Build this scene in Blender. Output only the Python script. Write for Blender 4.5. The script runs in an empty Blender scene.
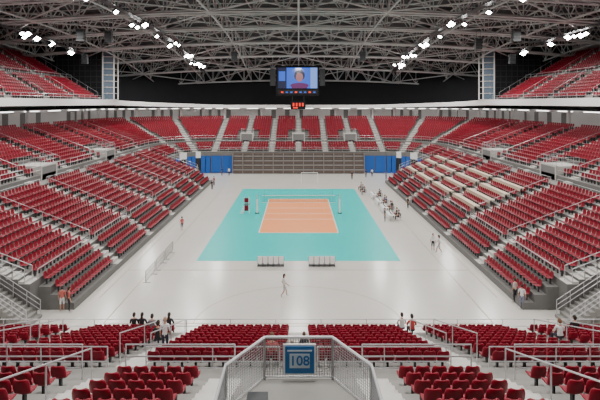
import bpy, math, random
import numpy as np
from mathutils import Vector, Matrix
random.seed(4)
S=bpy.context.scene
COL=S.collection
# ---------------------------------------------------------------- materials
MATS={}
def mat(name,col,rough=.6,metal=0,noise=0,nscale=3,emit=None,es=1,spec=.5,bump=0):
    if name in MATS: return MATS[name]
    m=bpy.data.materials.new(name); m.use_nodes=True
    nt=m.node_tree; b=nt.nodes['Principled BSDF']
    b.inputs['Base Color'].default_value=(*col,1)
    b.inputs['Roughness'].default_value=rough
    b.inputs['Metallic'].default_value=metal
    b.inputs['Specular IOR Level'].default_value=spec
    if emit:
        b.inputs['Emission Color'].default_value=(*emit,1)
        b.inputs['Emission Strength'].default_value=es
    if noise:
        tc=nt.nodes.new('ShaderNodeTexCoord'); n=nt.nodes.new('ShaderNodeTexNoise')
        n.inputs['Scale'].default_value=nscale; n.inputs['Detail'].default_value=5
        r=nt.nodes.new('ShaderNodeMapRange')
        r.inputs['To Min'].default_value=1-noise; r.inputs['To Max'].default_value=1+noise
        mx=nt.nodes.new('ShaderNodeVectorMath'); mx.operation='SCALE'
        mx.inputs[0].default_value=col
        nt.links.new(tc.outputs['Object'],n.inputs['Vector'])
        nt.links.new(n.outputs['Fac'],r.inputs['Value'])
        nt.links.new(r.outputs['Result'],mx.inputs['Scale'])
        nt.links.new(mx.outputs['Vector'],b.inputs['Base Color'])
        if bump:
            bp=nt.nodes.new('ShaderNodeBump'); bp.inputs['Strength'].default_value=bump
            nt.links.new(n.outputs['Fac'],bp.inputs['Height']); nt.links.new(bp.outputs['Normal'],b.inputs['Normal'])
    MATS[name]=m
    return m
M_seat=mat('seat_red',(.235,.0008,.016),.42,noise=.25,nscale=.7,spec=.28)
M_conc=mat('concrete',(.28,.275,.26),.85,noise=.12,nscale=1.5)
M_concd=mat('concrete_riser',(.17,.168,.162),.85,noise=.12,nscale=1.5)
M_stair=mat('stair_concrete',(.58,.57,.54),.8,noise=.06,nscale=2)
M_floor=mat('arena_floor',(.66,.64,.595),.20,noise=.06,nscale=.25)
M_teal=mat('court_teal',(.0,.57,.55),.36,noise=.03,nscale=.5,spec=.3)
M_org=mat('court_orange',(.98,.36,.14),.36,noise=.03,nscale=.5,spec=.3)
M_white=mat('white_paint',(.85,.85,.84),.5)
M_line=mat('floor_marking_tan',(.36,.29,.22),.4)
M_fasc=mat('fascia_white',(.92,.92,.92),.4)
M_steel=mat('galvanised_steel',(.60,.61,.63),.35,metal=.5)
M_mesh=mat('guard_mesh_steel',(.32,.33,.34),.4,metal=.5)
M_truss=mat('truss_grey',(.55,.56,.57),.5,metal=.05)
M_deck=mat('roof_deck',(.040,.042,.046),.7,noise=.3,nscale=.3)
M_black=mat('black_cloth',(.009,.010,.013),.9,noise=.3,nscale=.5)
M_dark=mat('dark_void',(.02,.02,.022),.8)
M_dgrey=mat('dark_grey_metal',(.05,.055,.06),.5,metal=.3)
M_mgrey=mat('mid_grey_panel',(.22,.22,.22),.6)
M_blue=mat('blue_panel',(.008,.10,.42),.45)
M_brown=mat('bleacher_brown',(.13,.095,.08),.6,noise=.15,nscale=2)
M_bgrey=mat('bleacher_grey',(.24,.22,.21),.55)
M_wall=mat('wall_paint',(.60,.60,.59),.8,noise=.04,nscale=.4)
M_glass=mat('tower_glass',(.22,.31,.40),.25,metal=.3)
M_lamp=mat('lamp_glow',(1,1,1),.5,emit=(1,.98,.94),es=60)
M_fill_strip=mat('fill_strip_glow',(1,1,1),.5,emit=(1,.97,.93),es=6)  # glow for the added concourse fill strips
M_desk=mat('desk_top',(.78,.64,.48),.5)
M_redled=mat('red_led',(.8,.02,.01),.5,emit=(1,.05,.02),es=1.0)
M_signb=mat('sign_blue',(.004,.14,.40),.4)
M_signp=mat('sign_pale',(.55,.66,.72),.4)
M_wood=mat('bench_dark',(.05,.05,.055),.5)
M_net=mat('net_black',(.06,.06,.06),.8)
# ---------------------------------------------------------------- mesh builder
class MB:
    def __init__(s): s.v=[];s.f=[];s.m=[];s.mats=[]
    def mi(s,m):
        if m not in s.mats: s.mats.append(m)
        return s.mats.index(m)
    def face(s,pts,m):
        b=len(s.v); s.v+= [tuple(p) for p in pts]; s.f.append(tuple(range(b,b+len(pts)))); s.m.append(s.mi(m))
    def hexa(s,p,m):
        b=len(s.v); s.v+=[tuple(q) for q in p]; k=s.mi(m)
        for f in ((0,3,2,1),(4,5,6,7),(0,1,5,4),(1,2,6,5),(2,3,7,6),(3,0,4,7)):
            s.f.append(tuple(b+i for i in f)); s.m.append(k)
    def box(s,x0,x1,y0,y1,z0,z1,m):
        s.hexa([(x0,y0,z0),(x1,y0,z0),(x1,y1,z0),(x0,y1,z0),(x0,y0,z1),(x1,y0,z1),(x1,y1,z1),(x0,y1,z1)],m)
    def tube(s,p0,p1,r,m,n=6,r1=None,cap=True):
        p0=Vector(p0);p1=Vector(p1);d=(p1-p0)
        if d.length<1e-6:return
        d.normalize(); a=Vector((0,0,1)) if abs(d.z)<.9 else Vector((1,0,0))
        u=d.cross(a).normalized(); w=d.cross(u); r1=r if r1 is None else r1
        b=len(s.v);k=s.mi(m)
        for P,R in((p0,r),(p1,r1)):
            for i in range(n):
                t=2*math.pi*i/n; s.v.append(tuple(P+u*math.cos(t)*R+w*math.sin(t)*R))
        for i in range(n):
            j=(i+1)%n; s.f.append((b+i,b+j,b+n+j,b+n+i)); s.m.append(k)
        if cap:
            s.f.append(tuple(b+i for i in range(n-1,-1,-1)));s.m.append(k)
            s.f.append(tuple(b+n+i for i in range(n)));s.m.append(k)
    def ell(s,c,rx,ry,rz,m,nu=10,nv=7,zmin=-1,zmax=1):
        b=len(s.v);k=s.mi(m)
        a0=math.asin(max(-1,zmin));a1=math.asin(min(1,zmax))
        for i in range(nv+1):
            t=a0+(a1-a0)*i/nv
            for j in range(nu):
                p=2*math.pi*j/nu
                s.v.append((c[0]+rx*math.cos(t)*math.cos(p),c[1]+ry*math.cos(t)*math.sin(p),c[2]+rz*math.sin(t)))
        for i in range(nv):
            for j in range(nu):
                q=(j+1)%nu; s.f.append((b+i*nu+j,b+i*nu+q,b+(i+1)*nu+q,b+(i+1)*nu+j)); s.m.append(k)
    def obj(s,name,smooth=False,parent=None,loc=(0,0,0),rot=0):
        me=bpy.data.meshes.new(name); me.from_pydata(s.v,[],s.f)
        for m in s.mats: me.materials.append(m)
        me.polygons.foreach_set('material_index',s.m)
        if smooth: me.polygons.foreach_set('use_smooth',[True]*len(s.f))
        me.update()
        o=bpy.data.objects.new(name,me); COL.objects.link(o)
        o.location=loc;o.rotation_euler=(0,0,rot)
        if parent:o.parent=parent
        return o
def empty(name):
    e=bpy.data.objects.new(name,None);COL.objects.link(e);return e
G_={k:empty('grandstand') for k in('west','east','far','near')}
for k in((-1,-1),(1,-1),(-1,1),(1,1)): G_[k]=empty('grandstand_corner')
# ---------------------------------------------------------------- bowl layout
ROW=.85; RISE=.327; Z0=2.2
HX=18.5; YN=24.5; YF=88.8; KMAX=26
def rk(k): return k*ROW
def zk(k):
    if k in (11,12): k=11
    if k<0: return Z0+.57*k
    return Z0+RISE*k
class Straight:
    def __init__(s,o,t,n): s.o=Vector(o);s.t=Vector(t);s.n=Vector(n)
    def p(s,q,r): return s.o+s.t*q+s.n*r
    def nn(s,q): return s.n
class Corner:
    def __init__(s,c,sx,sy): s.c=Vector(c);s.sx=sx;s.sy=sy
    def nn(s,a): return Vector((s.sx*math.cos(a),s.sy*math.sin(a),0))
    def p(s,a,r): return s.c+s.nn(a)*r
secW=Straight((-HX,0,0),(0,1,0),(-1,0,0)); secE=Straight((HX,0,0),(0,1,0),(1,0,0))
secF=Straight((0,YF,0),(1,0,0),(0,1,0)); secN=Straight((0,YN,0),(1,0,0),(0,-1,0))
cor={(sx,sy):Corner((sx*HX,YF if sy>0 else YN,0),sx,sy) for sx in(-1,1) for sy in(-1,1)}
def up(p,z): return (p[0],p[1],z)
def terrace(mb,sec,k0,k1,q0,q1,nseg=1,front=True,caps=False):
    qs=[q0+(q1-q0)*i/nseg for i in range(nseg+1)]
    for k in range(k0,k1+1):
        ra=rk(k);rb=rk(k+1);z=zk(k);zp=0 if k==k0 else zk(k-1)
        for a,b in zip(qs[:-1],qs[1:]):
            A=sec.p(a,ra);B=sec.p(b,ra);C=sec.p(b,rb);D=sec.p(a,rb)
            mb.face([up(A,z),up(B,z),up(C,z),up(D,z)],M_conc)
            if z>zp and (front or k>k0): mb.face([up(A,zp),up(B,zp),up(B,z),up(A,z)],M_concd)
        if caps:
            for q in(q0,q1):
                A=sec.p(q,ra);D=sec.p(q,rb)
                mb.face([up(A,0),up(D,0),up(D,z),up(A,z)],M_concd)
def stair(mb,sec,k0,k1,q,w=1.1,corner=False):
    for k in range(k0,k1+1):
        if k==11: continue
        r0=rk(k+1)-.42;r1=rk(k+1)
        zt=zk(k)+RISE/2
        if k==12: zt=zk(12)+.33
        if k<0: zt=zk(k)+.28
        def dq(r): return (w/2)/(r if corner else 1)
        P=[sec.p(q-dq(r0),r0),sec.p(q+dq(r0),r0),sec.p(q+dq(r1),r1),sec.p(q-dq(r1),r1)]
        z=zk(k)
        mb.hexa([up(p,z) for p in P]+[up(p,zt) for p in P],M_stair)
        P2=[sec.p(q-dq(rk(k)+.01),rk(k)+.01),sec.p(q+dq(rk(k)+.01),rk(k)+.01),P[1],P[0]]
        mb.hexa([up(p,z) for p in P2]+[up(p,z+.02) for p in P2],M_stair)
# seat shapes
def seat_mesh(hi):
    if hi:
        P=[(-.20,.86,.13),(-.195,.83,.195),(-.175,.72,.225),(-.15,.58,.225),(-.125,.49,.215),(-.07,.44,.21),(.08,.43,.22),(.22,.45,.22),(.27,.42,.19)]; nu=6
    else:
        P=[(-.20,.88,.17),(-.18,.76,.235),(-.13,.50,.225),(-.07,.44,.22),(.29,.44,.22)]; nu=2
    V=[];F=[]
    def sheet(off):
        b=len(V)
        for i,(y,z,w) in enumerate(P):
            fb=1 if i<len(P)*.5 else 0
            for j in range(nu+1):
                u=-1+2*j/nu
                V.append((w*u, y+(.06*u*u-off if fb else 0), z+(0 if fb else .035*u*u-off)))
        return b
    b=sheet(0);n=nu+1
    for i in range(len(P)-1):
        for j in range(nu): F.append((b+i*n+j,b+(i+1)*n+j,b+(i+1)*n+j+1,b+i*n+j+1))
    if hi:
        c=sheet(.03)
        for i in range(len(P)-1):
            for j in range(nu): F.append((c+i*n+j,c+i*n+j+1,c+(i+1)*n+j+1,c+(i+1)*n+j))
        L=len(P)-1
        for j in range(nu):
            F.append((b+j,b+j+1,c+j+1,c+j)); F.append((b+L*n+j,c+L*n+j,c+L*n+j+1,b+L*n+j+1))
        for i in range(L):
            F.append((b+i*n,c+i*n,c+(i+1)*n,b+(i+1)*n)); F.append((b+i*n+nu,b+(i+1)*n+nu,c+(i+1)*n+nu,c+i*n+nu))
    ns=len(F)
    q=len(V)
    for z in(0,.43):
        for x,y in((-.03,-.05),(.03,-.05),(.03,.06),(-.03,.06)): V.append((x,y,z))
    for i in range(4): F.append((q+i,q+(i+1)%4,q+4+(i+1)%4,q+4+i))
    return np.array(V,float),np.array(F,int),ns
SH=seat_mesh(True);SL=seat_mesh(False)
SH=(SH[0]*np.array([.93,1,.95]),SH[1],SH[2])
def scatter(name,T,base,parent=None):
    T=np.array(T,float)
    if len(T)==0:return
    V,F,ns=base
    c=np.cos(T[:,3])[:,None];s=np.sin(T[:,3])[:,None]
    X=V[None,:,0]*c-V[None,:,1]*s+T[:,0:1]; Y=V[None,:,0]*s+V[None,:,1]*c+T[:,1:2]; Z=V[None,:,2]+T[:,2:3]
    vs=np.stack([X,Y,Z],-1).reshape(-1,3)
    fs=(F[None]+ (np.arange(len(T))*len(V))[:,None,None]).reshape(-1,4)
    me=bpy.data.meshes.new(name)
    me.vertices.add(len(vs));me.vertices.foreach_set('co',vs.ravel().astype(np.float32))
    me.loops.add(fs.size);me.loops.foreach_set('vertex_index',fs.ravel().astype(np.int32))
    me.polygons.add(len(fs));me.polygons.foreach_set('loop_start',np.arange(0,fs.size,4,dtype=np.int32))
    mi=np.tile(np.array([0]*ns+[1]*(len(F)-ns),dtype=np.int32),len(T))
    me.materials.append(M_seat);me.materials.append(M_dgrey)
    me.polygons.foreach_set('material_index',mi)
    me.polygons.foreach_set('use_smooth',np.tile(np.array([True]*ns+[False]*(len(F)-ns)),len(T)))
    me.update(calc_edges=True);me.validate()
    o=bpy.data.objects.new(name,me);COL.objects.link(o);o.parent=parent;return o
SP=.52
def seats_straight(sec,k,q0,q1,gaps,SP=SP):
    out=[];n=int((q1-q0)/SP);off=((q1-q0)-n*SP)/2+SP/2
    for i in range(n):
        q=q0+off+i*SP
        if any(abs(q-g)<w for g,w in gaps):continue
        p=sec.p(q,rk(k)+.56);nn=sec.nn(q)
        out.append((p[0],p[1],zk(k),math.atan2(nn[0],-nn[1])))
    return out
def seats_corner(sec,k,angs,w=.85):
    out=[];r=rk(k)+.56;n=int(r*math.pi/2/SP)
    for i in range(n):
        a=(i+.5)/n*math.pi/2
        if any(abs(a-g)*r<w for g in angs):continue
        p=sec.p(a,r);nn=sec.nn(a)
        out.append((p[0],p[1],zk(k),math.atan2(nn[0],-nn[1])))
    return out
rows=[k for k in range(0,KMAX+1) if k not in(11,12)]
ST_SIDE=[31.6,40.3,49,57.7,66.4,75.1,83.4]; VOM_SIDE=[35.9,53.3,70.7]
ST_FAR=[-17.8,-11.5,-5.7,0,5.7,11.5,17.8]; VOM_FAR=[-11.5,0,11.5]
ST_NEAR=[-17.6,-11.6,-5.8,0,5.8,11.6,17.6]; VOM_NEAR=[0]
ANG=[math.radians(30),math.radians(60)]
# sides
for sx,sec,nm in((-1,secW,'west'),(1,secE,'east')):
    mb=MB()
    terrace(mb,sec,0,6,31,84,caps=True); 
    terrace(mb,sec,7,KMAX,24.5,88.8)
    for k in(-3,-2,-1):
        z=zk(k); A=sec.p(32,rk(k));B=sec.p(83,rk(k));C=sec.p(83,rk(k+1));D=sec.p(32,rk(k+1))
        mb.hexa([up(p,0) for p in(A,B,C,D)]+[up(p,z) for p in(A,B,C,D)],M_concd)
    for q in ST_SIDE:
        stair(mb,sec,0,KMAX,q)
    for q in ST_SIDE[1:-1]: stair(mb,sec,-3,-1,q)
    mb.obj('terrace',parent=G_[nm])
    T=[]
    for k in(-3,-2,-1): T+=seats_straight(sec,k,32.2,82.8,[(g,.7) for g in ST_SIDE])
    for k in rows:
        g=[(x,.75) for x in ST_SIDE]
        if 13<=k<=16: g+=[(x,2.1) for x in VOM_SIDE]
        a,b=(31.1,83.9) if k<7 else (24.6,88.7)
        T+=[t for t in seats_straight(sec,k,a,b,g) if not (sx>0 and 1<=k<=8 and k%2==1 and 50<t[1]<82 )]
    scatter('seats',T,SL,G_[nm])
# far
mb=MB(); terrace(mb,secF,7,KMAX,-HX,HX,front=False)
for q in ST_FAR: stair(mb,secF,7,KMAX,q)
mb.obj('terrace',parent=G_['far'])
T=[]
for k in rows:
    if k<7:continue
    g=[(x,.8) for x in ST_FAR]
    if 13<=k<=17: g+=[(x,2.3) for x in VOM_FAR]
    T+=seats_straight(secF,k,-HX,HX,g)
scatter('seats',T,SL,G_['far'])
# corners
for (sx,sy),c in cor.items():
    mb=MB(); terrace(mb,c,7,KMAX,0,math.pi/2,nseg=16,front=(sy<0))
    for a in ANG: stair(mb,c,7,KMAX,a,corner=True)
    mb.obj('terrace',parent=G_[(sx,sy)])
    T=[]
    for k in rows:
        if k>=7: T+=seats_corner(c,k,ANG)
    scatter('seats',T,SL,G_[(sx,sy)])
# near
mb=MB(); terrace(mb,secN,0,KMAX,-HX,HX,caps=True)
for q in ST_NEAR:
    if q==0:
        stair(mb,secN,0,10,q)
        for s_ in(-2.2,2.2): stair(mb,secN,12,KMAX,s_,w=.95)
    else: stair(mb,secN,0,KMAX,q,w=.95)
mb.obj('terrace',parent=G_['near'])
T=[]
for k in rows:
    if k<=10: g=[(x,.7) for x in ST_NEAR]
    else: g=[(x,.7) for x in ST_NEAR if x!=0]+[(0,2.75)]
    T+=seats_straight(secN,k,-HX,HX,g,SP=.47)
scatter('seats',T,SH,G_['near'])
# ---------------------------------------------------------------- floor + court
mb=MB(); mb.box(-60,60,-12,118,-.3,0,M_floor); mb.obj('floor')
mb=MB()
mb.box(-9.5,9.5,41.9,77,0,.012,M_teal)
mb.box(-4.5,4.5,50.9,68.9,.012,.018,M_org)
w=.05
for x in(-4.5,4.5): mb.box(x-w,x+w,50.9,68.9,.018,.022,M_white)
for y in(50.9,56.9,59.9,62.9,68.9): mb.box(-4.5,4.5,y-w,y+w,.018,.023,M_white)
mb.obj('volleyball_court')
mb=MB()
mb.box(-15,15,39.56,39.64,0,.006,M_line)
for x in(-13,13): mb.box(x-.04,x+.04,30,84,0,.006,M_line)
for x in(-15,15): mb.box(x-.03,x+.03,34,82,0,.005,M_line)
mb.box(-13,13,29.96,30.04,0,.005,M_line)
for i in range(48):
    a=math.pi*(i/48);b=math.pi*((i+1)/48);c=(0,30)
    mb.face([(c[0]+7*math.cos(a),c[1]+6*math.sin(a),.004),(c[0]+7.07*math.cos(a),c[1]+6.07*math.sin(a),.004),(c[0]+7.07*math.cos(b),c[1]+6.07*math.sin(b),.004),(c[0]+7*math.cos(b),c[1]+6*math.sin(b),.004)],M_line)
mb.obj('floor_markings')
# net
E=empty('volleyball_net')
mb=MB()
for x in(-5.5,5.5):
    mb.tube((x,59.9,.013),(x,59.9,2.55),.06,M_steel,8)
    mb.tube((x,59.9,.1),(x,59.9,1.9),.13,M_white,8)
    mb.box(x-.25,x+.25,59.65,60.15,.013,.08,M_dgrey)
mb.obj('posts',parent=E)
mb=MB()
mb.box(-4.9,4.9,59.89,59.91,2.36,2.43,M_white); mb.box(-4.9,4.9,59.89,59.91,1.43,1.48,M_white)
for i in range(50): mb.box(-4.9+i*.2-.006,-4.9+i*.2+.006,59.895,59.905,1.48,2.36,M_net)
for i in range(9): mb.box(-4.9,4.9,59.895,59.905,1.5+i*.1-.005,1.5+i*.1+.005,M_net)
for x in(-4.9,4.9): mb.tube((x,59.9,2.4),(math.copysign(5.5,x),59.9,2.45),.012,M_net)
for x in(-4.5,4.5): mb.tube((x,59.88,1.45),(x,59.88,3.2),.012,M_seat)
mb.obj('net_mesh',parent=E)
# referee stand
mb=MB()
for dx in(-.4,.4):
    for dy in(-.35,.35):
        mb.tube((dx,dy,0),(dx*.7,dy*.8,1.25),.03,M_white)
mb.box(-.35,.35,-.35,.35,1.2,1.26,M_wood)
for dx in(-.28,.28):
    mb.tube((dx,-.28,1.25),(dx,-.28,2.2),.03,M_white); mb.tube((dx,.28,1.25),(dx,.28,2.2),.03,M_white); mb.tube((dx,-.28,2.2),(dx,.28,2.2),.03,M_white)
mb.box(-.26,.26,-.33,-.29,.4,1.15,M_seat); mb.box(-.28,.28,-.31,-.29,1.5,2.1,M_seat)
for i in range(4): mb.box(-.9+.13*i,-.35+.0*i,-.15,.15,.28*i,.28*i+.05,M_white)
mb.obj('referee_stand',loc=(-6.9,59.9,.02))
# team benches
for cx in(-2.5,2.1):
    mb=MB()
    for i in range(5):
        x=-.96+i*.48
        mb.box(x-.21,x+.21,-.2,.25,.42,.47,M_white)
        mb.box(x-.215,x+.215,-.26,-.21,.34,.96,M_white)
        for a in(-.19,.19):
            for b in(-.2,.2): mb.tube((x+a,b,0),(x+a,b,.43),.02,M_dgrey)
    mb.box(-1.2,1.2,-.2,-.16,.32,.9,M_wood)
    mb.box(-1.2,1.2,-.22,.22,.05,.09,M_dgrey)
    mb.obj('team_bench',loc=(cx,40.6,.0))
# ---------------------------------------------------------------- far retractable bleachers + blue panels
mb=MB()
n=13
for j in range(9):
    z=.15+j*.46; y=YF+rk(7)-.9-.15+j*.09
    mb.box(-13.7,13.7,y,y+.95-.09*j,z,z+.34,M_brown if j%2==0 else M_bgrey)
    mb.box(-13.7,13.7,y+.05,YF+rk(7)-.25,z-.13,z,M_dgrey)
for i in range(n+1):
    x=-13.7+i*27.4/n
    mb.box(x-.07,x+.07,YF+rk(7)-1.1,YF+rk(7)-.25,0,4.2,M_bgrey)
mb.obj('retractable_bleacher')
mb=MB()
def wallseg(sec,q0,q1,r,z0,z1,m,th=.15):
    A=sec.p(q0,r);B=sec.p(q1,r);C=sec.p(q1,r+th);D=sec.p(q0,r+th)
    mb.hexa([up(p,z0) for p in(A,B,C,D)]+[up(p,z1) for p in(A,B,C,D)],m)
r7=rk(7)
wallseg(secF,-HX,HX,r7-.02,0,zk(7),M_concd,.02)
for sx in(-1,1):
    q=[13.8,16.1,18.4]
    for a,b in zip(q[:-1],q[1:]): wallseg(secF,sx*(a+.1),sx*(b-.1),r7-.2,.1,3.6,M_blue)
    c=cor[(sx,1)]
    N=9
    for i in range(N):
        a=math.pi/2*(i/N);b=math.pi/2*((i+1)/N)
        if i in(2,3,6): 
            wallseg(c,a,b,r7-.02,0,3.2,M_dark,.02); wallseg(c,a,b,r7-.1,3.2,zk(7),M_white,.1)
        else:
            wallseg(c,a+.01,b-.01,r7-.2,0,3.6,M_blue); wallseg(c,a,b,r7-.1,3.6,zk(7),M_concd,.1)
mb.obj('front_wall_panels',parent=G_['far'])
# ---------------------------------------------------------------- rails
def rail_line(mb,pts,h=1.05,post=1.8,bars=(1.0,.55),r=.028):
    for A,B in zip(pts[:-1],pts[1:]):
        A=Vector(A);B=Vector(B);L=(B-A).length
        for b in bars: mb.tube(A+Vector((0,0,h*b)),B+Vector((0,0,h*b)),r,M_steel,5)
        n=max(1,int(L/post))
        for i in range(n+1):
            p=A.lerp(B,i/n); mb.tube(p,p+Vector((0,0,h)),r,M_steel,5)
def secrail(mb,sec,rad,z,q0,q1,gaps=(),w=.65,**kw):
    e=[q0]
    for g in sorted(gaps):
        if q0<g-w and g+w<q1: e+=[g-w,g+w]
    e.append(q1)
    for a,b in zip(e[::2],e[1::2]): rail_line(mb,[up(sec.p(a,rad),z),up(sec.p(b,rad),z)],**kw)
rB=rk(13)+.03; zB=zk(13)
for sec,nm,q0,q1,g in((secW,'west',24.6,88.7,ST_SIDE),(secE,'east',24.6,88.7,ST_SIDE),(secF,'far',-HX,HX,ST_FAR)):
    mb=MB()
    secrail(mb,sec,rB,zB,q0,q1,g)
    secrail(mb,sec,rk(11)-.04,zk(10),q0 if nm=='far' else 31,q1 if nm=='far' else 84,g,bars=(1.0,))
    if nm!='far':
        secrail(mb,sec,rk(0)+.04,zk(0),32,83,ST_SIDE[1:-1],h=.7,bars=(1,))
        for qq in(31.04,83.96): rail_line(mb,[up(sec.p(qq,rk(k)+.4),zk(k)) for k in range(0,8)],post=.9)
    else: secrail(mb,sec,rk(7)+.04,zk(7),q0,q1,(),h=.9)
    for q in g:
        for k0,k1 in((0,10),(14,24)):
            if nm=='far': k0=max(k0,7)
            rail_line(mb,[up(sec.p(q,rk(k0)+.2),zk(k0)+.05),up(sec.p(q,rk(k1)+.2),zk(k1)+.05)],post=1.9,bars=(1.0,),r=.025)
    mb.obj('handrail',parent=G_[nm])
# end stairs leading up the ends of the side stands
for sx,nm in((-1,'west'),(1,'east')):
    mb=MB();n=20
    for i in range(n):
        x=sx*(17.6+i*.335);z=(i+1)*.222
        a,b=sorted((x,x+sx*.36))
        mb.box(a,b,29.2,30.9,max(0,z-.5),z,M_conc)
    for y in(29.25,30.85):
        rail_line(mb,[(sx*17.7,y,.2),(sx*24.2,y,4.5)],h=1.0,post=1.0,bars=(1,.66,.33),r=.025)
    mb.obj('end_stairs',parent=G_[nm])
for key,c in cor.items():
    mb=MB()
    for (r,z) in((rB,zB),(rk(7)+.04,zk(7))):
        rail_line(mb,[up(c.p(math.pi/2*i/8,r),z) for i in range(9)],post=1.5)
    mb.obj('handrail',parent=G_[key])
mb=MB()
secrail(mb,secN,rB,zB,-HX,-1.9,[x for x in ST_NEAR if x],r=.022,bars=(1,.66,.33))
secrail(mb,secN,rB,zB,1.9,HX,[x for x in ST_NEAR if x],r=.022,bars=(1,.66,.33))
secrail(mb,secN,rk(11)-.05,zk(10),-HX,HX,ST_NEAR,r=.022,bars=(1,.5),h=1.0)
secrail(mb,secN,.04,Z0,-HX,HX,(),r=.022,bars=(1,.5),h=.75,post=2.4)
for q in ST_NEAR:
    for s_ in((-.55,.55) if q else ()):
        rail_line(mb,[up(secN.p(q+s_,rk(4)),zk(4)),up(secN.p(q+s_,rk(10)),zk(10))],post=2,bars=(1,),r=.022)
    if q: rail_line(mb,[up(secN.p(q,rk(14)),zk(14)),up(secN.p(q,rk(22)),zk(22))],post=2,bars=(1,),r=.022)
mb.obj('handrail',parent=G_['near'])
# vomitories side/far
def vomitory(sec,q,par,h=2.3,w=1.5,door=True):
    mb=MB(); z=zk(11); r0=rk(13)-.05; r1=rk(16)+.3
    def b(a0,a1,ra,rb,z0,z1,m):
        P=[sec.p(q+a0,ra),sec.p(q+a1,ra),sec.p(q+a1,rb),sec.p(q+a0,rb)]
        mb.hexa([up(p,z0) for p in P]+[up(p,z1) for p in P],m)
    b(-w-.2,-w,r0,r1,z,z+h,M_stair);b(w,w+.2,r0,r1,z,z+h,M_stair)
    b(-w-.2,w+.2,r0,r1,z+h,z+h+.15,M_stair)
    b(-w,w,r0+.05,r0+.12,z,z+h,M_dark if door else M_mgrey)
    zt=z+h+.15
    rail_line(mb,[up(sec.p(q-w-.1,r1-.1),zt),up(sec.p(q-w-.1,r0+.1),zt),up(sec.p(q+w+.1,r0+.1),zt),up(sec.p(q+w+.1,r1-.1),zt)],post=.6,h=1.0,r=.02)
    mb.obj('vomitory',parent=par)
for q in VOM_SIDE:
    vomitory(secW,q,G_['west'],h=1.5,door=False);vomitory(secE,q,G_['east'],h=1.5,door=False)
for q in VOM_FAR: vomitory(secF,q,G_['far'],h=2.0,w=1.2,door=False)
# near portal with mesh guard and number sign
E=empty('vomitory_guard_enclosure')
mb=MB(); zt=7.2
mb.box(-1.8,1.8,9.2,10.9,5.8,zt,M_conc)
mb.hexa([(-1.8,10.9,5.8),(1.8,10.9,5.8),(.95,12.25,5.8),(-.95,12.25,5.8),(-1.8,10.9,zt),(1.8,10.9,zt),(.95,12.25,zt),(-.95,12.25,zt)],M_conc)
mb.obj('portal_roof',parent=E)
mb=MB(); H=1.15
G=[(-1.77,9.3),(-1.77,10.9),(-.92,12.2),(.92,12.2),(1.77,10.9),(1.77,9.3)]
for (a,b) in zip(G[:-1],G[1:]):
    A=Vector((*a,zt));B=Vector((*b,zt));L=(B-A).length
    for hh,rr in((H,.035),(.08,.02)): mb.tube(A+Vector((0,0,hh)),B+Vector((0,0,hh)),rr,M_steel,6)
    for P in(A,B): mb.tube(P,P+Vector((0,0,H)),.035,M_steel,6)
    n=int(L/.07)
    for i in range(n):
        p=A.lerp(B,i/n); mb.tube(p+Vector((0,0,.08)),p+Vector((0,0,H)),.009,M_mesh,4,cap=False)
    for i in range(1,15):
        hh=.08+(H-.08)*i/15; mb.tube(A+Vector((0,0,hh)),B+Vector((0,0,hh)),.009,M_mesh,4,cap=False)
mb.obj('mesh_guard',parent=E)
mb=MB(); mb.box(-1.25,-.75,10.6,11.1,zt,zt+.38,M_dgrey); mb.box(-1.22,-.78,10.58,10.6,zt+.05,zt+.33,M_black); mb.obj('equipment_case',parent=E)
E2=empty('section_number_sign')
mb=MB(); mb.box(-.41,.47,12.08,12.12,7.40,8.22,M_white); mb.box(-.36,.42,12.06,12.08,7.45,8.17,M_signb)
mb.box(-.24,.30,12.05,12.06,7.60,7.98,M_signp); mb.box(-.30,.36,12.05,12.06,8.04,8.08,M_signp)
mb.obj('sign_plate',parent=E2)
cu=bpy.data.curves.new('sign_digits','FONT'); cu.body='108'; cu.size=.36; cu.align_x='CENTER';cu.align_y='CENTER';cu.extrude=.003; cu.offset=.006
o=bpy.data.objects.new('sign_digits',cu);COL.objects.link(o);o.location=(.03,12.04,7.79);o.rotation_euler=(math.pi/2,0,0);o.parent=E2
cu.materials.append(M_signb)
E2.parent=E
# ---------------------------------------------------------------- press desks (east)
mb=MB()
for k in(1,3,5,7):
    for a,b in((50,57),(58.4,65.7),(67.1,74.4),(75.8,81.5)):
        x0=HX+rk(k)+.15
        mb.box(x0,x0+.65,a,b,zk(k)+.70,zk(k)+.75,M_desk)
        mb.box(x0,x0+.03,a,b,zk(k)+.35,zk(k)+.75,M_desk)
        for y in np.linspace(a+.1,b-.1,5): mb.box(x0+.2,x0+.26,y-.03,y+.03,zk(k),zk(k)+.7,M_dgrey)
mb.obj('press_desks',parent=G_['east'])
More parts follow.
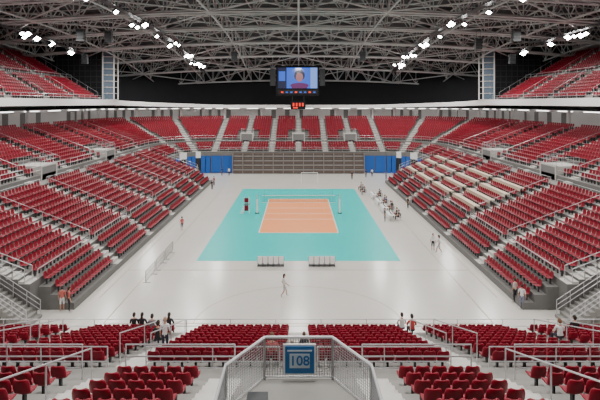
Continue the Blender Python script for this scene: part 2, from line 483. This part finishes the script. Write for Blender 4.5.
# ---------------------------------------------------------------- upper tiers
UX=37.0;UR=.8;UZ=.48;UJ=18;UY0=20;UY1=86
for sx,nm in((-1,'west'),(1,'east')):
    P=empty('upper_grandstand')
    mb=MB();T=[]
    sts=[22,31,40,49,58,67,76,85.2]
    for j in range(UJ):
        x0=sx*(UX+j*UR);x1=sx*(UX+(j+1)*UR);z=15.2+j*UZ
        a,b=min(x0,x1),max(x0,x1)
        mb.box(a,b,UY0,UY1,z-.6,z,M_conc)
        for y in sts:
            c0,c1=sorted((x1,x1-sx*.4)); mb.box(c0,c1,y-.6,y+.6,z,z+UZ/2,M_stair)
            mb.box(a,b,y-.6,y+.6,z,z+.02,M_stair)
        if j in(8,):continue
        n=int((UY1-UY0)/SP)
        for i in range(n):
            y=UY0+(i+.5)*SP
            if any(abs(y-q)<.8 for q in sts):continue
            T.append((sx*(UX+j*UR+.52),y,z,math.atan2(sx,0)))
    rail_line(mb,[(sx*(UX+.05),UY0,15.2),(sx*(UX+.05),UY1,15.2)],h=.9,post=2)
    rail_line(mb,[(sx*(UX+8*UR),UY0,15.2+8*UZ),(sx*(UX+8*UR),UY1,15.2+8*UZ)],h=1.0,post=2)
    for y in sts: rail_line(mb,[(sx*(UX+1),y,15.7),(sx*(UX+16*UR),y,15.2+16*UZ)],h=1.0,post=2,bars=(1,))
    mb.obj('terrace',parent=P)
    scatter('seats',T,SL,P)
# fascia ring + slab
CO=empty('gallery_concourse')
mb=MB()
def fz(t): return 13.5+(14.3-13.5)*t, 14.25+(15.35-14.25)*t   # t=1 side,0 end
def ringpts():
    pts=[]
    pts.append((-(36.3),0,1.0));pts.append((-(36.3),YF,1.0))
    for i in range(1,13):
        a=math.pi/2*i/12; t=1-i/12; r=17.8*t+21.2*(1-t)
        pts.append((-HX-r*math.cos(a),YF+r*math.sin(a),t))
    return pts
L=ringpts(); R=[(-x,y,t) for x,y,t in L[::-1]]
ring=L+R
outer=[]
for (x,y,t) in ring:
    cx=max(-HX,min(HX,x));cy=min(YF,y);d=Vector((x-cx,y-cy));d.normalize()
    outer.append((cx+d.x*28.6,cy+d.y*28.6))
for i in range(len(ring)-1):
    (x0,y0,t0),(x1,y1,t1)=ring[i],ring[i+1]
    a0,b0=fz(t0);a1,b1=fz(t1)
    mb.face([(x0,y0,a0),(x1,y1,a1),(x1,y1,b1),(x0,y0,b0)],M_fasc)
    (p0,q0),(p1,q1)=outer[i],outer[i+1]
    mb.face([(x0,y0,a0),(x1,y1,a1),(p1,q1,a1),(p0,q0,a0)],M_wall)
    mb.face([(x0,y0,min(b0,14.6)),(x1,y1,min(b1,14.6)),(p1,q1,min(b1,14.6)),(p0,q0,min(b0,14.6))],M_black)
mb.obj('balcony_fascia',parent=CO)
def ringpath(r,ny=8,na=14,y0=-5):
    p=[(-HX-r,y0+(YF-y0)*i/ny) for i in range(ny+1)]
    p+=[(-HX-r*math.cos(math.pi/2*i/na),YF+r*math.sin(math.pi/2*i/na)) for i in range(1,na+1)]
    p+=[(-HX+2*HX*i/8,YF+r) for i in range(1,9)]
    p+=[(HX+r*math.sin(math.pi/2*i/na),YF+r*math.cos(math.pi/2*i/na)) for i in range(1,na+1)]
    p+=[(HX+r,YF-(YF-y0)*i/ny) for i in range(1,ny+1)]
    return p
a=ringpath(rk(27));b=ringpath(28.6)
mb=MB();zc=zk(26)+.02
for i in range(len(a)-1): mb.face([(*a[i],zc),(*a[i+1],zc),(*b[i+1],zc),(*b[i],zc)],M_conc)
mb.obj('floor_concourse',parent=CO)
mb=MB();b=ringpath(26.5,ny=16)
M_cream=mat('concourse_white',(.82,.82,.82),.6)
for i in range(len(b)-1):
    A=Vector((*b[i],0));B=Vector((*b[i+1],0))
    for s_ in range(4):
        P=A.lerp(B,s_/4);Q=A.lerp(B,(s_+1)/4)
        m=[M_cream,M_cream,M_mgrey,M_cream][ (s_+i)%4 ]
        mb.face([up(P,zc),up(Q,zc),up(Q,zc+2.3),up(P,zc+2.3)],m)
        mb.face([up(P,zc+2.3),up(Q,zc+2.3),up(Q,13.5),up(P,13.5)],M_cream)
mb.obj('wall_concourse',parent=CO)
mb=MB()
b=ringpath(24.2,ny=14)
for i in range(len(b)-1):
    A=Vector((*b[i],13.35));B=Vector((*b[i+1],13.35)); 
    mb.tube(A.lerp(B,.2),A.lerp(B,.8),.06,M_fill_strip,4)  # added glowing strips, brighten the otherwise dark concourse under the slab
mb.obj('concourse_fill_strips',parent=CO)
mb=MB()
b=ringpath(23.6,ny=10)
for i in range(0,len(b),2):
    mb.tube((*b[i],zc),(*b[i],13.5),.25,M_white,8)
mb.obj('columns',parent=CO)
# ---------------------------------------------------------------- roof
def zb(x,y): return 27-6.5*((y-57)/58)**2-2*(x/45)**2
mb=MB()
xs=list(range(-54,55,6));ys=list(range(-12,121,7))
for i in range(len(xs)-1):
    for j in range(len(ys)-1):
        P=[(xs[i],ys[j]),(xs[i+1],ys[j]),(xs[i+1],ys[j+1]),(xs[i],ys[j+1])]
        mb.face([(x,y,zb(x,y)+3.4) for x,y in P],M_deck)
for x in np.arange(-54,54,1.5):
    for j in range(len(ys)-1):
        y0,y1=ys[j],ys[j+1]
        if y1<30: continue
        mb.tube((x,y0,zb(x,y0)+3.3),(x,y1,zb(x,y1)+3.3),.07,M_deck,4,cap=False)
mb.obj('ceiling')
RT=empty('roof_truss_structure')
def truss(mb,pts,h=3.0,rc=.18,rd=.08):
    for i in range(len(pts)-1):
        a=Vector(pts[i]);b=Vector(pts[i+1]);U=Vector((0,0,h))
        mb.tube(a,b,rc,M_truss,5,cap=False);mb.tube(a+U,b+U,rc,M_truss,5,cap=False)
        mb.tube(a,a+U,rd,M_truss,4,cap=False)
        m=a.lerp(b,.5)
        mb.tube(a,m+U,rd,M_truss,4,cap=False);mb.tube(m+U,b,rd,M_truss,4,cap=False)
mb=MB()
for y in range(5,116,11):
    for dy in (0,1.6):
        truss(mb,[(x,y+dy,zb(x,y)) for x in range(-54,55,4)])
    for x in range(-54,54,4):
        mb.tube((x,y,zb(x,y)),(x+4,y+1.6,zb(x+4,y)),.06,M_truss,4,cap=False)
mb.obj('transverse_trusses',parent=RT)
mb=MB()
for x in(-48,-36,-24,-12,0,12,24,36,48):
    truss(mb,[(x,y,zb(x,y)+.1) for y in np.arange(5,116,5.5)],rc=.15)
mb.obj('longitudinal_trusses',parent=RT)
mb=MB()
for y in range(5,105,11):
    for x in range(-48,48,12):
        A=(x,y,zb(x,y)+2.9);B=(x+12,y+11,zb(x+12,y+11)+2.9);C=(x+12,y,zb(x+12,y)+2.9);D=(x,y+11,zb(x,y+11)+2.9)
        mb.tube(A,B,.11,M_truss,4,cap=False);mb.tube(C,D,.11,M_truss,4,cap=False)
        A=(x,y+1,zb(x,y+1)+.1);B=(x+12,y+11,zb(x+12,y+11)+.1)
        if (x//12+y//11)%2: A,B=(x+12,y+1,zb(x+12,y+1)+.1),(x,y+11,zb(x,y+11)+.1)
        mb.tube(A,B,.11,M_truss,5,cap=False)
    for dy in(3.7,7.3):
        for x in range(-54,54,6):
            mb.tube((x,y+dy,zb(x,y+dy)+2.9),(x+6,y+dy,zb(x+6,y+dy)+2.9),.08,M_truss,4,cap=False)
mb.obj('bracing',parent=RT)
# catwalks with floodlight clusters
rl=random.Random(11)
for x in(-40,-22,22,40):
    CW=empty('lighting_catwalk')
    mb=MB(); yy=np.arange(20,106 if abs(x)<30 else 86,4.0)
    for a,b in zip(yy[:-1],yy[1:]):
        za,zb_=zb(x,a)-.3,zb(x,b)-.3
        mb.hexa([(x-.5,a,za),(x+.5,a,za),(x+.5,b,zb_),(x-.5,b,zb_),(x-.5,a,za+.06),(x+.5,a,za+.06),(x+.5,b,zb_+.06),(x-.5,b,zb_+.06)],M_dgrey)
        for s_ in(-.5,.5):
            mb.tube((x+s_,a,za+1),(x+s_,b,zb_+1),.03,M_steel,4); mb.tube((x+s_,a,za),(x+s_,a,za+1.2),.03,M_steel,4)
    mb.obj('walkway',parent=CW)
    mb=MB(); sg=-1 if x>0 else 1
    pos=[]
    if abs(x)<30: pos=[(45,2),(54,1),(62,3),(71,1),(78,3),(87,4),(95,6)]
    else: pos=[(52,3),(58,1),(64,4),(72,2),(79,3)]
    for (a,cnt) in pos:
        for dd in range(cnt):
            xx=x+rl.uniform(-.3,1.6)*-sg; yy_=a+dd*1.15+rl.uniform(-.1,.1)
            z=zb(x,a)-.75+rl.uniform(-.2,.2); c=Vector((xx+sg*.5,yy_,z))
            n=Vector((sg*.50,-.45 ,-.74)).normalized();u=Vector((0,1,0)).cross(n).normalized();w_=n.cross(u)
            R_=.24+.12*(dd%2)
            P=[c+n*t+u*p*(R_+.05)+w_*q*(R_+.05) for t in(-.12,.12) for p,q in((-1,-1),(1,-1),(1,1),(-1,1))]
            mb.hexa(P,M_dgrey)
            mb.face([c+n*.125+u*p*R_+w_*q*R_ for p,q in((-1,-1),(1,-1),(1,1),(-1,1))],M_lamp)
            mb.tube(c,c+Vector((0,0,.5)),.03,M_dgrey,4)
    mb.obj('floodlights',parent=CW)
# hanging speakers
for (x,y) in((-30,62),(-27,64),(28,70),(-12,84),(12,84),(30,62),(-38,80),(38,80)):
    mb=MB(); z=zb(x,y)-1.6
    for i in range(4): mb.box(x-.5,x+.5,y-.35+.04*i,y+.35+.04*i,z-.42*i,z-.42*i+.38,M_dgrey)
    mb.tube((x-.3,y,z+.3),(x-.3,y,zb(x,y)),.02,M_dgrey,4);mb.tube((x+.3,y,z+.3),(x+.3,y,zb(x,y)),.02,M_dgrey,4)
    mb.obj('line_array_speaker')
# ---------------------------------------------------------------- outer walls
mb=MB();b=ringpath(28.8,y0=86)
for i in range(len(b)-1):
    if b[i][1]<88 and b[i+1][1]<88: continue
    mb.face([(*b[i],13.5),(*b[i+1],13.5),(*b[i+1],30),(*b[i],30)],M_black)
mb.obj('wall_far_curtain')
mb=MB()
mb.box(-55,-54,-12,118,0,32,M_wall);mb.obj('wall_west')
mb=MB();mb.box(54,55,-12,118,0,32,M_wall);mb.obj('wall_east')
mb=MB();mb.box(-55,55,118,119,0,32,M_wall);mb.obj('wall_far')
mb=MB();mb.box(-55,55,-13,-12,0,32,M_wall);mb.obj('wall_near')
for sx,nm in((-1,'west'),(1,'east')):
    mb=MB()
    x0,x1=sorted((sx*38.6,sx*54))
    mb.box(x0,x1,88.4,88.6,15.4,27,M_black)
    for x in np.arange(x0,x1,1.1): mb.box(x-.05,x+.05,88.3,88.4,15.4,25.5,M_dgrey)
    for z in np.arange(15.5,25.5,1.1): mb.box(x0,x1,88.3,88.4,z-.05,z+.05,M_dgrey)
    mb.obj('wall_lattice_%s'%nm)
    mb=MB(); cx=sx*37.2
    for dx in(-1.1,1.1):
        for dy in(0,2.0): mb.tube((cx+dx,88+dy,15.35),(cx+dx,88+dy,24.5),.13,M_white,6)
    for z in np.arange(15.4,24.4,1.2):
        mb.box(cx-1.1,cx+1.1,88,90,z-.05,z+.05,M_white)
        mb.box(cx-1.0,cx+1.0,88.1,88.15,z+.1,z+1.05,M_glass)
    mb.obj('stair_tower')
# ---------------------------------------------------------------- scoreboard
E=empty('video_scoreboard')
D=98.0
mb=MB()
mb.box(-4.9,4.5,D,D+1.2,16.3,22.8,M_black)
mb.box(-6.2,-5.0,D,D+.8,18.5,22.2,M_dgrey);mb.box(4.6,5.8,D,D+.8,18.5,22.2,M_dgrey)
for x in(-3.5,3.2): mb.tube((x,D+.6,22.8),(x,D+.6,zb(x,D)),.08,M_steel)
mb.obj('housing',parent=E)
mb=MB()
sc=[mat('screen_blue',(.0,.0,.0),.4,emit=(.04,.16,.85),es=1.0),mat('screen_pale',(.0,0,0),.4,emit=(.25,.42,.98),es=1.0),
    mat('screen_skin',(0,0,0),.4,emit=(.70,.28,.30),es=.6),mat('screen_hair',(0,0,0),.4,emit=(.02,.03,.12),es=.5),mat('screen_shirt',(0,0,0),.4,emit=(.25,.03,.22),es=.6)]
mb.box(-4.5,4.1,D-.06,D-.02,17.9,22.4,sc[0])
mb.box(-4.5,-2.6,D-.07,D-.06,17.9,22.4,sc[3]);mb.box(2.6,4.1,D-.07,D-.06,17.9,22.4,sc[1]);mb.box(-4.3,-2.9,D-.08,D-.07,19.5,21.6,sc[0])
def disc(cx,cz,rx,rz,y,m,n=20): mb.face([(cx+rx*math.cos(2*math.pi*i/n),y,cz+rz*math.sin(2*math.pi*i/n)) for i in range(n)],m)
disc(.2,20.7,1.15,1.25,D-.08,sc[3]);disc(.2,20.3,.8,1.0,D-.09,sc[2]);disc(.2,18.5,2.0,.6,D-.085,sc[4])
mb.box(-1.5,1.9,D-.1,D-.08,17.9,18.4,sc[4])
mb.box(-4.5,4.1,D-.05,D-.02,16.6,17.6,M_dark)
for i in range(8): mb.box(-3.8+i*1.0,-3.3+i*1.0,D-.07,D-.05,16.9,17.2,sc[0] if i%3 else M_redled)
mb.obj('screen',parent=E)
mb=MB(); mb.box(-1.9,1.7,111,111.4,13.2,15.2,M_black)
for i in range(4): mb.box(-1.4+i*.75,-1.0+i*.75,110.95,111,13.9,14.7,M_redled)
mb.box(-1.3,-.2,110.95,111,13.4,13.7,M_redled)
for x in(-1.5,1.3): mb.tube((x,111.2,15.2),(x,111.2,zb(x,111)),.05,M_dgrey)
mb.obj('shot_clock_scoreboard',loc=(0,-2.2,0))
# ---------------------------------------------------------------- people
def skin_body(J,bones,root,name):
    names=list(J);idx={n:i for i,n in enumerate(names)}
    me=bpy.data.meshes.new(name);me.from_pydata([J[n][:3] for n in names],[(idx[a],idx[b]) for a,b,_ in bones],[])
    o=bpy.data.objects.new(name,me);COL.objects.link(o)
    md=o.modifiers.new('s','SKIN');
    for n in names:
        sv=me.skin_vertices[0].data[idx[n]];sv.radius=(J[n][3],J[n][4] if len(J[n])>4 else J[n][3]);sv.use_root=(n==root)
    o.modifiers.new('ss','SUBSURF').levels=1
    dg=bpy.context.evaluated_depsgraph_get();ev=o.evaluated_get(dg);m2=ev.to_mesh()
    V=[tuple(v.co) for v in m2.vertices];F=[tuple(p.vertices) for p in m2.polygons]
    lab=[]
    segs=[(Vector(J[a][:3]),Vector(J[b][:3]),l) for a,b,l in bones]
    for p in m2.polygons:
        c=p.center;best=9;bl=None
        for a,b,l in segs:
            d=b-a;t=max(0,min(1,(c-a).dot(d)/max(1e-9,d.dot(d))));q=(c-(a+d*t)).length
            if q<best:best=q;bl=l
        lab.append(bl)
    ev.to_mesh_clear();bpy.data.objects.remove(o);return V,F,lab
POSE={}
def pose(kind):
    if kind in POSE:return POSE[kind]
    J={'pel':(0,0,.96,.135,.10),'spi':(0,0,1.12,.12,.09),'che':(0,0,1.32,.145,.10),'nb':(0,0,1.46,.06),'nk':(0,.01,1.54,.048)}
    for s,n in((-1,'L'),(1,'R')):
        J['sh'+n]=(s*.165,0,1.41,.06);J['el'+n]=(s*.225,-.01,1.13,.043);J['wr'+n]=(s*.245,.07,.89,.028);J['pa'+n]=(s*.245,.09,.82,.034,.02)
        J['hi'+n]=(s*.09,0,.88,.088);J['kn'+n]=(s*.10,.02,.49,.058);J['an'+n]=(s*.105,0,.10,.038);J['to'+n]=(s*.115,.15,.04,.035)
    if kind=='walk':
        J['knL']=(-.09,.18,.52,.058);J['anL']=(-.09,.22,.12,.038);J['toL']=(-.09,.37,.07,.035)
        J['knR']=(.09,.0,.49,.058);J['anR']=(.09,-.25,.16,.038);J['toR']=(.09,-.14,.04,.035)
        J['elL']=(-.23,-.12,1.15,.043);J['wrL']=(-.23,-.05,.91,.028);J['paL']=(-.23,-.01,.85,.034,.02)
        J['elR']=(.23,.08,1.14,.043);J['wrR']=(.21,.27,.98,.028);J['paR']=(.20,.34,.95,.034,.02)
    if kind=='sit':
        dz=-.41
        for k in list(J):
            t=list(J[k]);t[2]+=dz;J[k]=tuple(t)
        for s,n in((-1,'L'),(1,'R')):
            J['hi'+n]=(s*.09,.04,.53,.088);J['kn'+n]=(s*.12,.44,.52,.06);J['an'+n]=(s*.12,.42,.10,.038);J['to'+n]=(s*.13,.57,.04,.035)
            J['el'+n]=(s*.23,.08,.76,.043);J['wr'+n]=(s*.15,.30,.63,.028);J['pa'+n]=(s*.13,.37,.62,.034,.02)
    B=[('pel','spi','shirt'),('spi','che','shirt'),('che','nb','shirt'),('nb','nk','skin')]
    for n in'LR':
        B+=[('che','sh'+n,'shirt'),('sh'+n,'el'+n,'shirt'),('el'+n,'wr'+n,'skin'),('wr'+n,'pa'+n,'skin'),('pel','hi'+n,'pants'),('hi'+n,'kn'+n,'pants'),('kn'+n,'an'+n,'shin'),('an'+n,'to'+n,'shoe')]
    POSE[kind]=(J,)+skin_body(J,B,'pel','tmp_body');return POSE[kind]
def pm(c):
    k='cloth_%02d%02d%02d'%tuple(int(x*99) for x in c)
    return mat(k,c,.8)
SK=mat('skin_tone',(.52,.27,.18),.55)
def person(x,y,z,rot=0,kind='stand',shirt=(.02,.02,.02),pants=(.03,.03,.05),hair=(.03,.02,.015),shorts=False,long=False,sc=1.0):
    J,V,F,lab=pose(kind)
    mb=MB()
    mp={'shirt':pm(shirt),'pants':pm(pants),'skin':SK,'shin':SK if shorts else pm(pants),'shoe':mat('shoe',(.5,.5,.5),.6)}
    mb.v=list(V)
    for f,l in zip(F,lab): mb.f.append(f);mb.m.append(mb.mi(mp[l]))
    n=J['nk'];hc=(n[0],n[1]+.015,n[2]+.105);hm=pm(hair)
    mb.ell(hc,.075,.095,.118,SK,12,9)
    mb.ell((hc[0],hc[1]-.012,hc[2]+.018),.083,.10,.115,hm,12,6,zmin=-.02 )
    mb.ell((hc[0],hc[1]-.035,hc[2]-.01),.08,.08,.10,hm,12,7)
    if long: mb.ell((hc[0],hc[1]-.07,hc[2]-.13),.07,.045,.15,hm,10,7)
    for s in(-1,1):
        mb.ell((hc[0]+s*.078,hc[1],hc[2]-.01),.012,.02,.03,SK,6,5)
        mb.ell((hc[0]+s*.03,hc[1]+.086,hc[2]+.005),.012,.008,.008,M_dark,6,4)
    mb.tube((hc[0],hc[1]+.088,hc[2]+.01),(hc[0],hc[1]+.112,hc[2]-.025),.008,SK,5,r1=.015)
    mb.ell((hc[0],hc[1]+.085,hc[2]-.055),.025,.01,.007,M_seat,6,4)
    for nn,s in(('L',-1),('R',1)):
        w=Vector(J['wr'+nn][:3]);p=Vector(J['pa'+nn][:3]);d=(p-w).normalized()
        side=d.cross(Vector((s,0,0))).normalized()
        cur=Vector((-s,0,0))
        for i in range(4):
            b=p+side*(.026-.017*i)+d*.01;Ls=(.036,.042,.039,.03)[i]
            m_=b+d*Ls+cur*.006;e=m_+d*Ls*.7+cur*.018
            mb.tube(b,m_,.009,SK,5,r1=.008);mb.tube(m_,e,.008,SK,5,r1=.006)
        b=w.lerp(p,.5)+side*.025;m_=b+side*.022+d*.025;mb.tube(b,m_,.011,SK,5,r1=.009);mb.tube(m_,m_+d*.028+cur*.006,.009,SK,5,r1=.007)
    o=mb.obj('person',smooth=True,loc=(x,y,z),rot=rot);o.scale=(sc,)*3
    return o
def fl(u,v):
    d=6615/(v-103);return (u-298.5)*d/450,d
def pf(u,v,**k):
    x,y=fl(u,v);return person(x,y,0,**k)
BK=(.02,.02,.025);WH=(.75,.75,.75)
pf(284,297,kind='walk',rot=-1.4,shirt=(.72,.70,.68),pants=(.5,.45,.42),shorts=True,long=True)
pf(182,231,kind='stand',rot=.6,shirt=(.45,.05,.06),pants=(.06,.06,.08),shorts=True,sc=.95)
pf(433,251,kind='stand',rot=2.6,shirt=WH,pants=BK,shorts=True)
pf(439,253,kind='walk',rot=1.2,shirt=(.6,.6,.62),pants=(.5,.5,.5),shorts=True,long=True)
pf(408,209,kind='stand',rot=1.8,shirt=BK,pants=BK)
pf(413,206,kind='walk',rot=1.8,shirt=(.3,.3,.3),pants=BK)
for u,v,c in((222,176,BK),(229,176,WH),(214,186,(.3,.05,.05)),(366,178,BK),(372,177,WH),(352,180,BK),(212,190,BK),(386,180,(.1,.1,.3))):
    pf(u,v,kind='stand',rot=random.uniform(0,6),shirt=c,pants=BK)
# scorer tables and officials
def chair(x,y,rot=0):
    mb=MB()
    mb.box(-.22,.22,-.2,.22,.40,.43,M_wood);mb.box(-.21,.21,-.23,-.2,.5,.86,M_wood)
    for a in(-.2,.2):
        mb.tube((a,-.22,0),(a,-.22,.86),.013,M_steel,5);mb.tube((a,.2,0),(a,.2,.41),.013,M_steel,5)
    mb.obj('folding_chair',loc=(x,y,0),rot=rot)
def table(x,y,L=2.4):
    mb=MB();mb.box(-.35,.35,-L/2,L/2,.72,.76,M_white)
    mb.box(-.36,-.33,-L/2,L/2,.15,.74,M_white)
    for a in(-.3,.3):
        for b in(-L/2+.1,L/2-.1): mb.tube((a,b,0),(a,b,.72),.02,M_steel,5)
    for b in(-.5,.5):
        mb.box(-.02,.0,b-.18,b+.18,.78,1.0,M_dark);mb.box(0,.25,b-.18,b+.18,.76,.78,M_dark)
    mb.obj('scorer_table',loc=(x,y,0))
for i,y in enumerate((57,61,65,69.5)):
    table(11.6,y)
    for dy in(-.6,.6):
        chair(12.6,y+dy,math.pi/2)
        person(12.6,y+dy,0,kind='sit',rot=math.pi/2,shirt=(BK,WH,(.04,.05,.15))[(i)%3],pants=BK)
for i in range(5):
    chair(10.6,72+i*1.0,math.pi/2)
    if i%2==0: person(10.6,72+i,0,kind='sit',rot=math.pi/2,shirt=(.1,.1,.12),pants=BK)
pf(385,222,kind='stand',rot=1.5,shirt=BK,pants=BK);pf(392,214,kind='stand',rot=2.5,shirt=BK,pants=(.2,.2,.2))
# spectators
def spect(u,k,**kw):
    y=YN-rk(k)-.56;x=(u-298.5)*y/450
    a=dict(kind='sit',rot=0);a.update(kw);person(x,y,zk(k)+(.0),**a)
spect(134,0,shirt=BK);spect(142,0,shirt=BK,long=True);spect(152,1,shirt=(.2,.2,.22));spect(169,0,shirt=BK,long=True)
spect(165,6,shirt=WH,hair=(.45,.3,.22),kind='stand',sc=.9);spect(158,5,shirt=BK)
spect(272,10,shirt=(.5,.1,.1),hair=(.12,.06,.03));spect(304,9,kind='stand',shirt=(.05,.05,.06),hair=(.10,.05,.03),sc=.72);spect(292,10,kind='stand',shirt=(.6,.5,.3),hair=(.2,.1,.05),sc=.6)
spect(402,0,shirt=WH);spect(412,1,shirt=(.5,.05,.05));spect(575,2,shirt=BK);spect(560,4,shirt=WH,hair=(.2,.1,.05))
pf(62,311,kind='stand',rot=.3,shirt=(.6,.15,.12),pants=WH,shorts=True);pf(69,312,kind='stand',rot=-1,shirt=(.5,.1,.1),pants=BK)
pf(515,302,kind='stand',rot=.5,shirt=(.6,.55,.5),pants=BK);pf(522,309,kind='stand',rot=-.6,shirt=WH,pants=(.2,.2,.3))
# crowd barriers on west side
for y0 in(36.5,39.2,42):
    mb=MB()
    mb.tube((0,0,1.05),(0,2.4,1.05),.03,M_mgrey,5);mb.tube((0,0,.2),(0,2.4,.2),.03,M_mgrey,5)
    for i in range(13): mb.tube((0,i*.2,.2),(0,i*.2,1.05),.012 if i%12 else .03,M_mgrey,5)
    for yy in(.3,2.1): mb.tube((-.3,yy,.02),(.3,yy,.02),.02,M_mgrey,5);mb.tube((0,yy,.02),(0,yy,.2),.02,M_mgrey,5)
    mb.obj('crowd_barrier',loc=(-12.4,y0,0))
# small goal frame at far baseline
mb=MB()
for x in(-1.5,1.5):
    mb.tube((x,0,0),(x,0,2),.05,M_white);mb.tube((x,.9,0),(x,0,2),.03,M_white)
mb.tube((-1.5,0,2),(1.5,0,2),.05,M_white)
mb.obj('handball_goal',loc=(2,82,0))
# ---------------------------------------------------------------- lights
def area(x,y,z,sx,sy,e,col=(1,.965,.92)):
    l=bpy.data.lights.new('floodlight_bank','AREA');l.shape='RECTANGLE';l.size=sx;l.size_y=sy;l.energy=e;l.color=col
    o=bpy.data.objects.new('floodlight_bank',l);COL.objects.link(o);o.location=(x,y,z);return o
for x in(-33,-18,0,18,33):
    for y in(12,34,56,78,99):
        area(x,y,zb(x,y)-1.3,1.2,5,2150)
W=bpy.data.worlds.new('W');S.world=W;W.use_nodes=True
W.node_tree.nodes['Background'].inputs[0].default_value=(.8,.85,.9,1);W.node_tree.nodes['Background'].inputs[1].default_value=.3
cam=bpy.data.cameras.new('camera');co=bpy.data.objects.new('camera',cam);COL.objects.link(co)
co.location=(0,0,14.7);co.rotation_euler=(math.pi/2,0,0)
cam.lens=27;cam.sensor_width=36;cam.shift_x=.0025;cam.shift_y=-97/600;cam.clip_end=400
S.camera=co
